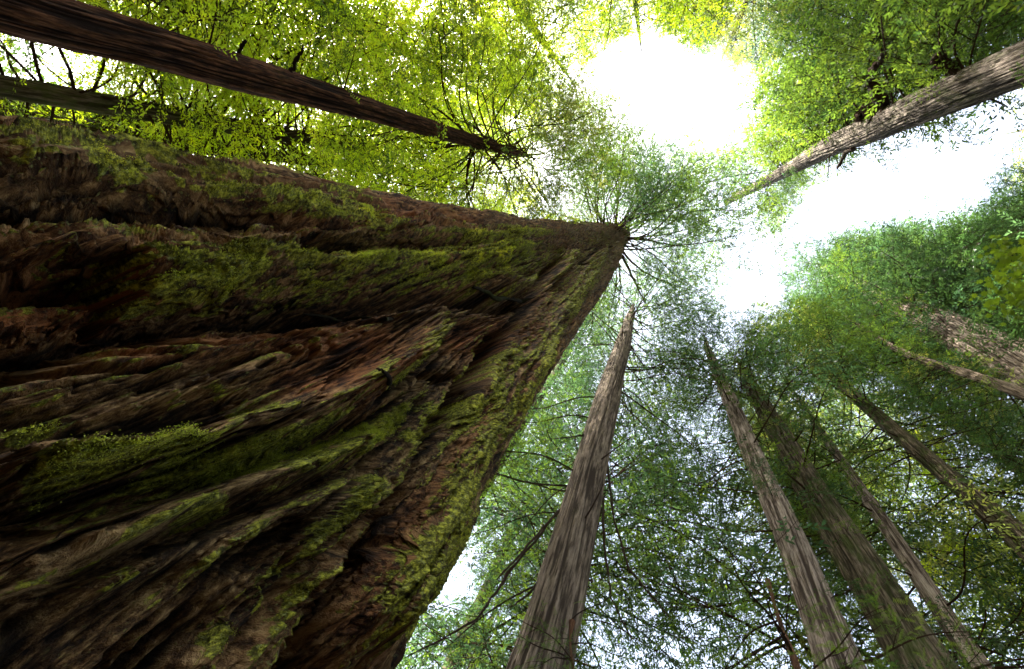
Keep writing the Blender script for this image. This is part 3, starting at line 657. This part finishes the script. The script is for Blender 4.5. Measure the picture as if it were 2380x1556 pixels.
# --- central grey trunk
tree('grey_redwood', 'smooth grey brown trunk standing alone at the bottom centre, boughs fanning from its top', AX['grey'][0],
     AX['grey'][1], 'grey', 'twigp', ['Lblue', 'Lmid'], 17,
     [dict(n=26, k='thin', h=(17, 31), az=(-30, 110), s=(.8, 1.2), p=(-15, 8)), dict(n=34, k='thin', h=(20, 33), s=(.7, 1.2), p=(-14, 8)), dict(n=7, k='thin', h=(7.5, 17), az=(130, 200), s=(.8, 1.1), p=(-25, -5))], tip=4, rough=.45)
tree('mottled_redwood', 'mottled brown trunk with torn bark, second trunk right of the grey one at the bottom', AX['mott'][0],
     AX['mott'][1], 'pale', 'twig', ['Lblue', 'Lmid', 'Ldark'], 18,
     [dict(n=16, k='short', h=(6, 16), s=(.3, .6), t=False), dict(n=46, k='thin', h=(12, 30), s=(.7, 1.1), p=(-14, 10)), dict(n=40, k='mid', h=(22, 33), s=(.6, .95))], tip=4)
tree('mossy_redwood', 'thick mossy green trunk between the mottled trunk and the thin speckled one', AX['moss'][0],
     AX['moss'][1], 'mossy', 'twig', ['Ldark', 'Lmid'], 19,
     [dict(n=26, k='short', h=(6, 18), s=(.3, .65), p=(-20, 10), t=False), dict(n=24, k='short', h=(8, 20), s=(.8, 1.3), p=(-20, 10)), dict(n=46, k='thin', h=(13, 30), s=(.7, 1.1))], tip=5)
tree('speckled_redwood', 'thin sunlit speckled trunk slanting to the bottom right corner', AX['speck'][0],
     AX['speck'][1], 'pale', 'twig', ['Lgold', 'Lmid'], 20,
     [dict(n=80, k='mid', h=(9, 32), s=(.7, 1.2))], tip=8)
tree('young_redwood', 'thin reddish sapling stem with spreading twigs at the bottom, in front of the mottled trunk', 4.2,
     [(1872, 1640, 24), (1850, 1540, 20), (1828, 1490, 15), (1810, 1440, 11), (1798, 1400, 7)], 'twig', 'twig', ['Lmid'], 21,
     [dict(n=15, k='fine', h=(4.0, 5.7), az=(-60, 240), s=(.45, .75), p=(5, 35), t=False)], tip=.3, rough=.2, stubs=0)
tree('young_redwood', 'feathery bright sapling top reaching up in front of the foot of the grey trunk', 3.6,
     [(1352, 1800, 16), (1342, 1640, 10), (1330, 1540, 7), (1322, 1480, 5)], 'twig', 'twig', ['Lmid'], 22,
     [dict(n=12, k='fine', h=(3.2, 4.6), s=(.22, .42), p=(5, 45), t=False)], tip=.15, rough=.2, stubs=0)
# --- trees whose trunks stay outside the frame or behind the crowns
def far_tree(name, label, u, v, D, hb, ht, rad, leaf, seed, n, kind='mid', s=(1.0, 1.6), group=None, wood='twig', mat='mossy'):
    p = at(u, v, D); ht = p[2] * 1.18; hb = p[2] * .62; th = ht
    rg = np.random.default_rng(seed); off = np.array([p[0], p[1], 0.0]); T = thing(name, label, 'tree', tuple(off), group)
    tm, Pc, S, R = trunk_mesh([(0, 0, -.1), (.1, 0, 1.5), (.15, .1, th * .6), (.1, .1, th)], [rad * 1.4, rad * 1.05, rad * .6, .03], seed, mat, .7, 32)
    link('trunk', tm, T); k = 0; tries = 0
    while k < n and tries < n * 5:
        tries += 1; h = rg.uniform(hb, ht); f_ = (h - hb) / (ht - hb); base = Pc[np.argmin(np.abs(Pc[:, 2] - h))] + off
        sc_ = rg.uniform(*s) * (1 - .35 * f_ ** 2)
        if put_branch(T, base, kind, rg.uniform(-math.pi, math.pi), math.radians(rg.uniform(-14, 14)), sc_, rg.normal(0, .25), wood, leaf[rg.integers(len(leaf))], rg, off): k += 1
    return T
FT = [
 ('leafy_redwood', 'pale hazy green crown hanging from the top edge beside the largest sky gap', 1700, 75, 14, 22, 44, .5, ['Lgold', 'Lblue'], 31, 96, 'mid', (1.0, 1.5)),
 ('leafy_redwood', 'yellow green crown at the top edge left of the pale hazy crown', 1480, 60, 12, 16, 33, .4, ['Lyel', 'Lmid'], 32, 96, 'mid', (1.0, 1.5)),
 ('leafy_redwood', 'dark green crown in the top right corner above the burled trunk', 2200, -40, 13, 14, 30, .6, ['Ldark', 'Lmid'], 33, 96, 'tuft', (1.0, 1.7)),
 ('leafy_redwood', 'green crown at the top edge right of the pale hazy crown', 1930, 100, 13, 20, 36, .5, ['Lmid', 'Ldark'], 34, 96, 'mid', (1.0, 1.4)),
 ('leafy_redwood', 'airy green crown between the bare brown boughs and the largest sky gap', 1300, 150, 13, 0, 0, .4, ['Lmid', 'Lyel', 'Lmid'], 40, 96, 'long', (.7, 1.1)),
 ('leafy_redwood', 'lime green crown at the top edge above the bare brown boughs', 1150, 60, 15, 15, 30, .4, ['Lyel', 'Lyel', 'Lmid'], 35, 96, 'long', (.7, 1.1)),
 ('leafy_redwood', 'bright lime crown at the top edge just right of the reddish trunk', 780, 40, 16, 10, 26, .4, ['Lyel'], 36, 96, 'long', (.8, 1.2)),
 ('leafy_redwood', 'green crown at the top edge where the reddish trunk leaves the frame', 430, -20, 17, 7, 22, .4, ['Lyel', 'Lyel', 'Lmid'], 37, 90, 'long', (.8, 1.2)),
 ('leafy_redwood', 'dappled yellow crown between the reddish trunk and the giant', 620, 330, 20, 14, 30, .4, ['Lyel'], 38, 90, 'long', (.9, 1.3)),
 ('leafy_redwood', 'lime crown behind the fanned boughs above the giant trunk', 980, 400, 18, 20, 36, .4, ['Lmid', 'Lgold', 'Lmid'], 39, 80, 'long', (.8, 1.2)),
 ('leafy_redwood', 'dark conifer crown at the right edge above the yellow maple sprays', 2480, 480, 15, 17, 32, .5, ['Ldark', 'Lblue'], 41, 70, 'tuft', (.9, 1.5)),
 ('leafy_redwood', 'pale golden crown at the right edge below the burled trunk', 2520, 270, 22, 18, 34, .5, ['Lgold'], 42, 70, 'mid', (1.0, 1.4)),
 ('leafy_redwood', 'dense dark green crown at the right edge below the slender trunk', 2330, 1050, 17, 12, 32, .5, ['Ldark', 'Lgold'], 43, 63, 'mid', (1.1, 1.7)),
 ('leafy_redwood', 'golden backlit crown behind the dark brown trunk at lower right', 2250, 1300, 20, 11, 30, .5, ['Lgold', 'Lyel'], 44, 63, 'mid', (1.1, 1.7)),
 ('leafy_redwood', 'dark crown in the bottom right corner against bluish sky', 2400, 1480, 19, 8, 24, .5, ['Ldark', 'Lblue'], 45, 52, 'mid', (1.1, 1.6)),
 ('leafy_redwood', 'blue green crown between the mottled trunk and the mossy trunk', 1850, 1000, 24, 22, 44, .5, ['Lblue', 'Lmid'], 46, 52, 'mid', (1.1, 1.7)),
 ('leafy_redwood', 'thin blue green crown between the grey trunk and the mottled trunk', 1366, 1100, 15, 14, 38, .5, ['Lblue', 'Lmid'], 47, 120, 'thin', (1.1, 1.9)),
 ('leafy_redwood', 'dark blue green crown at the bottom edge between the grey and mottled trunks', 1850, 1285, 14, 8, 24, .5, ['Lblue', 'Lmid'], 48, 80, 'thin', (1.2, 1.9)),
 ('leafy_redwood', 'dark soft crown at the bottom edge between the giant and the grey trunk', 1110, 1500, 19, 8, 22, .5, ['Ldark', 'Lblue'], 49, 80, 'mid', (1.0, 1.6)),
 ('leafy_redwood', 'glowing lime crown under the middle of the reddish trunk', 860, 350, 15, 0, 0, .3, ['Lyel', 'Lyel', 'Lmid'], 62, 110, 'long', (.8, 1.2)),
 ('leafy_redwood', 'lime crown behind the tip of the reddish trunk', 1120, 420, 17, 0, 0, .3, ['Lyel', 'Lmid'], 63, 96, 'long', (.8, 1.2)),
 ('leafy_redwood', 'lime crown above the tip of the reddish trunk', 1150, 240, 17, 0, 0, .3, ['Lyel', 'Lyel', 'Lmid'], 64, 96, 'long', (.8, 1.2)),
 ('leafy_redwood', 'dark dense crown behind the top of the massive pale trunk', 2080, 640, 19, 0, 0, .5, ['Ldark', 'Lblue'], 65, 110, 'tuft', (1.3, 2.2)),
 ('leafy_redwood', 'dark dense crown at the right edge between the sky gap and the massive pale trunk', 2290, 620, 18, 0, 0, .5, ['Ldark'], 66, 100, 'tuft', (1.3, 2.0)),
 ('leafy_redwood', 'fresh green crown right below the tip of the giant, filling the notch', 1345, 770, 13, 0, 0, .4, ['Lmid', 'Lblue'], 55, 96, 'mid', (.9, 1.4)),
 ('leafy_redwood', 'soft green crown showing in the notch between the giant flank and the grey trunk', 1180, 860, 16, 0, 0, .4, ['Lmid', 'Lblue'], 52, 80, 'thin', (.9, 1.3)),
 ('leafy_redwood', 'blue green crown just right of the grey trunk', 1400, 1020, 12, 0, 0, .4, ['Lblue', 'Lmid'], 53, 70, 'thin', (.9, 1.3)),
 ('leafy_redwood', 'green crown left of the grey trunk over the small sky gap', 1290, 1330, 14, 0, 0, .4, ['Lmid', 'Lblue'], 54, 70, 'thin', (.9, 1.3)),
 ('leafy_redwood', 'dappled green crown beside the right flank of the giant trunk', 1240, 1120, 20, 15, 34, .5, ['Lmid', 'Lblue'], 50, 80, 'mid', (1.0, 1.5)),
 ('leafy_redwood', 'olive crown left of the thin speckled trunk top', 2050, 850, 19, 22, 40, .5, ['Lmid', 'Lgold'], 51, 52, 'mid', (1.0, 1.5)),
]
for a in FT: far_tree(*a)

# --- the giant's own crown: long limbs bursting from the top of the trunk
rg = np.random.default_rng(77)
gt = gbase(np.array(0.0), np.array(39.0)); gt = np.array([GD * math.cos(azs[-3]), GD * math.sin(azs[-3]), 0])
k = 0; tries = 0
while k < 98 and tries < 600:
    tries += 1; h = CAMZ + rg.uniform(31, 46); az = rg.uniform(-math.pi, math.pi); big_ = k > 76; base = np.array([gt[0], gt[1], h]); 
    if k > 40: az = math.radians(rg.uniform(-120, 110))
    if big_: az = math.radians(rg.uniform(-125, -20))
    kind = 'long' if big_ or rg.random() < .7 else 'mid'
    if put_branch(giant, base, kind, az, math.radians(rg.uniform(-8, 14)), rg.uniform(1.5, 2.1) if big_ else rg.uniform(.9, 1.7), rg.normal(0, .25), 'twigp', ['Lmid', 'Lblue', 'Lmid', 'Lblue', 'Lmid'][rg.integers(5)], rg, GB, tries > 0): k += 1
rg = np.random.default_rng(123)
for k_ in range(14):                          # heavy upper limbs
    az = -2.6 + k_ * .45 + rg.normal(0, .12); d_ = np.array([math.cos(az), math.sin(az), rg.uniform(-.1, .25)]); L_ = rg.uniform(3.5, 8.5); h = rg.uniform(33, 44) + CAMZ
    tt_ = np.linspace(0, 1, 14)[:, None]; q_ = np.array([gt[0], gt[1], h]) + d_ * L_ * tt_ + np.array([-d_[1], d_[0], 0]) * np.sin(tt_ * rg.uniform(2, 6)) * rg.uniform(-.6, .6) + rg.normal(0, .06, (14, 3)) * tt_; tb = TB()
    tb.tube(q_ - GB, rg.uniform(.09, .17) * (1 - .85 * tt_[:, 0]) * rg.uniform(.85, 1.15, 14), 7)
    for f_ in (5, 8, 10):
        e_ = d_ + np.array([-d_[1], d_[0], 0]) * rg.choice([-1, 1]) * rg.uniform(.4, .9); tb.tube(q_[f_] - GB + e_ * rg.uniform(1, 2.6) * np.linspace(0, 1, 6)[:, None] + rg.normal(0, .04, (6, 3)), .045 * (1 - .8 * np.linspace(0, 1, 6)), 5)
    if not any(gap(q_[i_]) for i_ in (6, 10, 13)): link('limb', tb.mesh('limb', [M['twigp']]), giant)
print('branches', sum(1 for o in bpy.data.objects if o.name.startswith('branch')))

# --- broken, moss-hung limbs of the burled trunk and dead stubs elsewhere
def limb(T, D, pts, name='limb', mat='twigp', dD=0.0):
    off = np.array(T.location); tb = TB(); P_ = []; R_ = []
    for k, (u, v, w_) in enumerate(pts):
        p3 = at(u, v, D - dD * k); P_.append(p3 - off); R_.append(np.linalg.norm(p3 - [0, 0, CAMZ]) * w_ / F / 2 * (.85 if name != 'limb' else .6))
    s = np.linspace(0, len(P_) - 1, (len(P_) - 1) * 7 + 1); P_ = np.array(P_); q = np.stack([np.interp(s, np.arange(len(P_)), P_[:, c]) for c in range(3)], 1); r = np.interp(s, np.arange(len(P_)), R_)
    rg = np.random.default_rng(int(pts[0][0])); q[1:-1] += rg.normal(0, 1, (len(q) - 2, 3)) * r[1:-1, None] * .35; r = r * rg.uniform(.75, 1.3, len(r)); r[-1] *= .3
    tb.tube(q, r, 9); o = link(name, tb.mesh(name, [M[mat]]), T); return o
for pts in ([(2075, 275, 22), (2052, 245, 20), (2035, 205, 20), (2020, 185, 14), (2030, 160, 12), (2048, 140, 9), (2050, 125, 5)], [(2035, 205, 14), (2005, 190, 9), (1985, 183, 5)],
            [(2235, 205, 16), (2222, 175, 14), (2205, 150, 16), (2180, 150, 17), (2168, 138, 12)], [(2035, 292, 12), (1995, 330, 11), (1960, 365, 8), (1945, 395, 5)],
            [(1945, 345, 12), (1925, 348, 14), (1890, 335, 9), (1862, 318, 5)], [(2000, 310, 12), (1965, 335, 9), (1925, 348, 7)]):
    limb(tR, 7.5, pts, 'broken_limb', dD=.12)
limb(tR, 7.5, [(2048, 268, 22), (2026, 266, 30), (2006, 268, 26), (1994, 264, 10)], 'burl', dD=.1)
limb(tA, 8.0, [(552, 132, 9), (560, 112, 8), (572, 92, 5)], 'dead_stub', 'red', .1); limb(tA, 8.0, [(672, 172, 9), (690, 140, 8), (706, 108, 5)], 'dead_stub', 'red', .1)
gS = bpy.data.objects['grey_redwood']
for pts in ([(1362, 1010, 7), (1330, 1016, 6), (1285, 1020, 3)], [(1322, 1142, 7), (1280, 1138, 5), (1245, 1124, 3)], [(1262, 1340, 9), (1230, 1380, 7), (1182, 1415, 5)],
            [(1300, 1185, 8), (1180, 1335, 10), (1110, 1440, 8), (1020, 1490, 6), (940, 1530, 4)], [(1316, 1170, 7), (1260, 1230, 8), (1200, 1300, 7), (1150, 1350, 5)],
            [(1400, 1120, 7), (1402, 1250, 8), (1420, 1390, 6), (1470, 1490, 4)], [(1408, 1050, 7), (1425, 1200, 8), (1460, 1320, 7), (1560, 1440, 4)]):
    limb(gS, 7.0, pts, 'limb', 'twigp', .12)

# --- maple sprays at the right edge
def maple():
    T = thing('maple_tree', 'yellow green broad-leaved maple spray hanging in at the right edge', 'tree', tuple(np.array([*at(2650, 900, 4.0)[:2], 0.0])))
    off = np.array(T.location); top = at(2620, 640, 4.0) - off
    tb = TB(); tb.tube(np.array([[0, 0, -.1], [.05, 0, 1.5], top * [.6, .6, .8], top]), np.array([.07, .06, .04, .012]), 8); link('trunk', tb.mesh('trunk', [M['grey']]), T)
    rg = np.random.default_rng(8); VV = []; TT = []; n_ = 0
    for path in ([(2620, 640), (2480, 640), (2350, 650), (2312, 690)], [(2620, 640), (2480, 580), (2360, 590), (2318, 585)], [(2620, 640), (2480, 700), (2390, 690), (2366, 715)]):
        P_ = np.array([at(u, v, 4.0 - .05 * i) - off for i, (u, v) in enumerate(path)]); tb = TB(); tb.tube(P_, np.array([.012, .008, .005, .002]), 5); link('limb', tb.mesh('limb', [M['twig']]), T)
        for _ in range(150):
            s_ = rg.uniform(.8, 3); c0 = np.array([np.interp(s_, range(4), P_[:, q]) for q in range(3)]) + rg.normal(0, .11, 3)
            nr = rg.normal(0, .45, 3) + [0, 0, 1]; nr /= np.linalg.norm(nr); a_ = np.cross(nr, rg.normal(0, 1, 3)); a_ /= np.linalg.norm(a_); b_ = np.cross(nr, a_); sz = rg.uniform(.028, .055)
            VV.append(c0)
            for i in range(14):                 # seven pointed lobes
                an = i * math.pi / 7; rr_ = sz * ((1.0 - .25 * abs(math.sin(an / 2))) if i % 2 == 0 else .5); VV.append(c0 + a_ * math.cos(an) * rr_ + b_ * math.sin(an) * rr_)
            TT += [(n_, n_ + 1 + i, n_ + 1 + (i + 1) % 14) for i in range(14)]; n_ += 15
    link('foliage', mesh_np('foliage', np.array(VV), tris=np.array(TT), smooth=False, mats=[M['Lmap']]), T)
maple()

# --- the wood all around, beyond the trees one can tell apart
def wood_ring():
    rg = np.random.default_rng(9); nc = 2600; az = rg.uniform(-math.pi, math.pi, nc); r_ = rg.uniform(30, 44, nc); z_ = rg.uniform(0, 1, nc) ** .9 * 24
    c0 = np.stack([r_ * np.cos(az), r_ * np.sin(az), z_], 1); k = 110
    P_ = (c0[:, None] + rg.normal(0, 1, (nc, k, 3)) * [1.1, 1.1, .6]).reshape(-1, 3); m_ = len(P_)
    d_ = rg.normal(0, 1, (m_, 3)); d_ /= np.linalg.norm(d_, axis=1)[:, None]; s_ = np.cross(d_, rg.normal(0, 1, (m_, 3))); s_ /= np.linalg.norm(s_, axis=1)[:, None]
    l_ = rg.uniform(.18, .4, m_)[:, None]; V_ = np.stack([P_, P_ + d_ * l_ * .4 - s_ * l_ * .25, P_ + d_ * l_, P_ + d_ * l_ * .5 + s_ * l_ * .25], 1).reshape(-1, 3)
    i_ = np.arange(m_) * 4; o = link('distant_wood', mesh_np('distant_wood', V_, np.stack([i_, i_ + 1, i_ + 2, i_ + 3], 1), smooth=False, mats=[M['Ldark']]))
    o['kind'] = 'stuff'; o['label'] = 'dark green understorey of the far wood behind all the trunks'; o['category'] = 'wood'
wood_ring()

# --- odds and ends caught on the giant's bark
def bark_bit(name, pts, lift, mat, parent=None, label=None, cat=None):
    Q = np.array([on_bark(u, v, lf_) for (u, v, w_), lf_ in zip(pts, lift)]); R = np.array([np.linalg.norm(q - [0, 0, CAMZ]) * p_[2] / F / 2 for q, p_ in zip(Q, pts)])
    off = GB if parent else np.array([Q[0][0], Q[0][1], Q[0][2]])
    s = np.linspace(0, len(Q) - 1, (len(Q) - 1) * 5 + 1); q = np.stack([np.interp(s, np.arange(len(Q)), Q[:, c]) for c in range(3)], 1) - off; r = np.interp(s, np.arange(len(Q)), R)
    rg = np.random.default_rng(len(name) + len(pts)); q[1:-1] += rg.normal(0, 1, (len(q) - 2, 3)) * r[1:-1, None] * .4
    tb = TB(); tb.tube(q, r, 7); o = link(name, tb.mesh(name, [M[mat]]), parent)
    if not parent: o.location = off; o['label'] = label; o['category'] = cat
    return o
bark_bit('fallen_twig', [(150, 695, 4), (185, 655, 5), (198, 622, 4), (222, 596, 2)], [.02, .05, .05, .02], 'twig', None, 'forked reddish twig lodged in the dark hollow at the far left of the giant trunk', 'twig')
bark_bit('fallen_stick', [(132, 1250, 3), (165, 1218, 5), (203, 1190, 3)], [.02, .04, .02], 'twig', None, 'short rusty stick lying across the mossy folds at the lower left of the giant trunk', 'stick')
bark_bit('bark_strip', [(925, 1400, 18), (934, 1436, 16), (940, 1462, 13), (938, 1484, 5)], [.0, -.05, -.05, -.02], 'mossy', giant)
bark_bit('bark_strip', [(905, 1400, 14), (915, 1432, 12), (921, 1452, 4)], [.0, .0, .02], 'mossy', giant)
bark_bit('bark_strip', [(905, 905, 10), (905, 880, 11), (893, 862, 8), (876, 858, 4)], [.0, .06, .1, .12], 'red', giant)
bark_bit('bark_strip', [(1100, 668, 8), (1160, 690, 12), (1215, 700, 10), (1245, 690, 4)], [.03, .14, .16, .05], 'mossy', giant)
bark_bit('bark_strip', [(700, 730, 5), (800, 742, 9), (900, 742, 10), (1000, 728, 6)], [.0, .10, .12, .03], 'mossy', giant)
bark_bit('bark_strip', [(730, 1210, 5), (800, 1185, 9), (880, 1160, 8), (905, 1152, 3)], [.0, .08, .12, .10], 'mossy', giant)
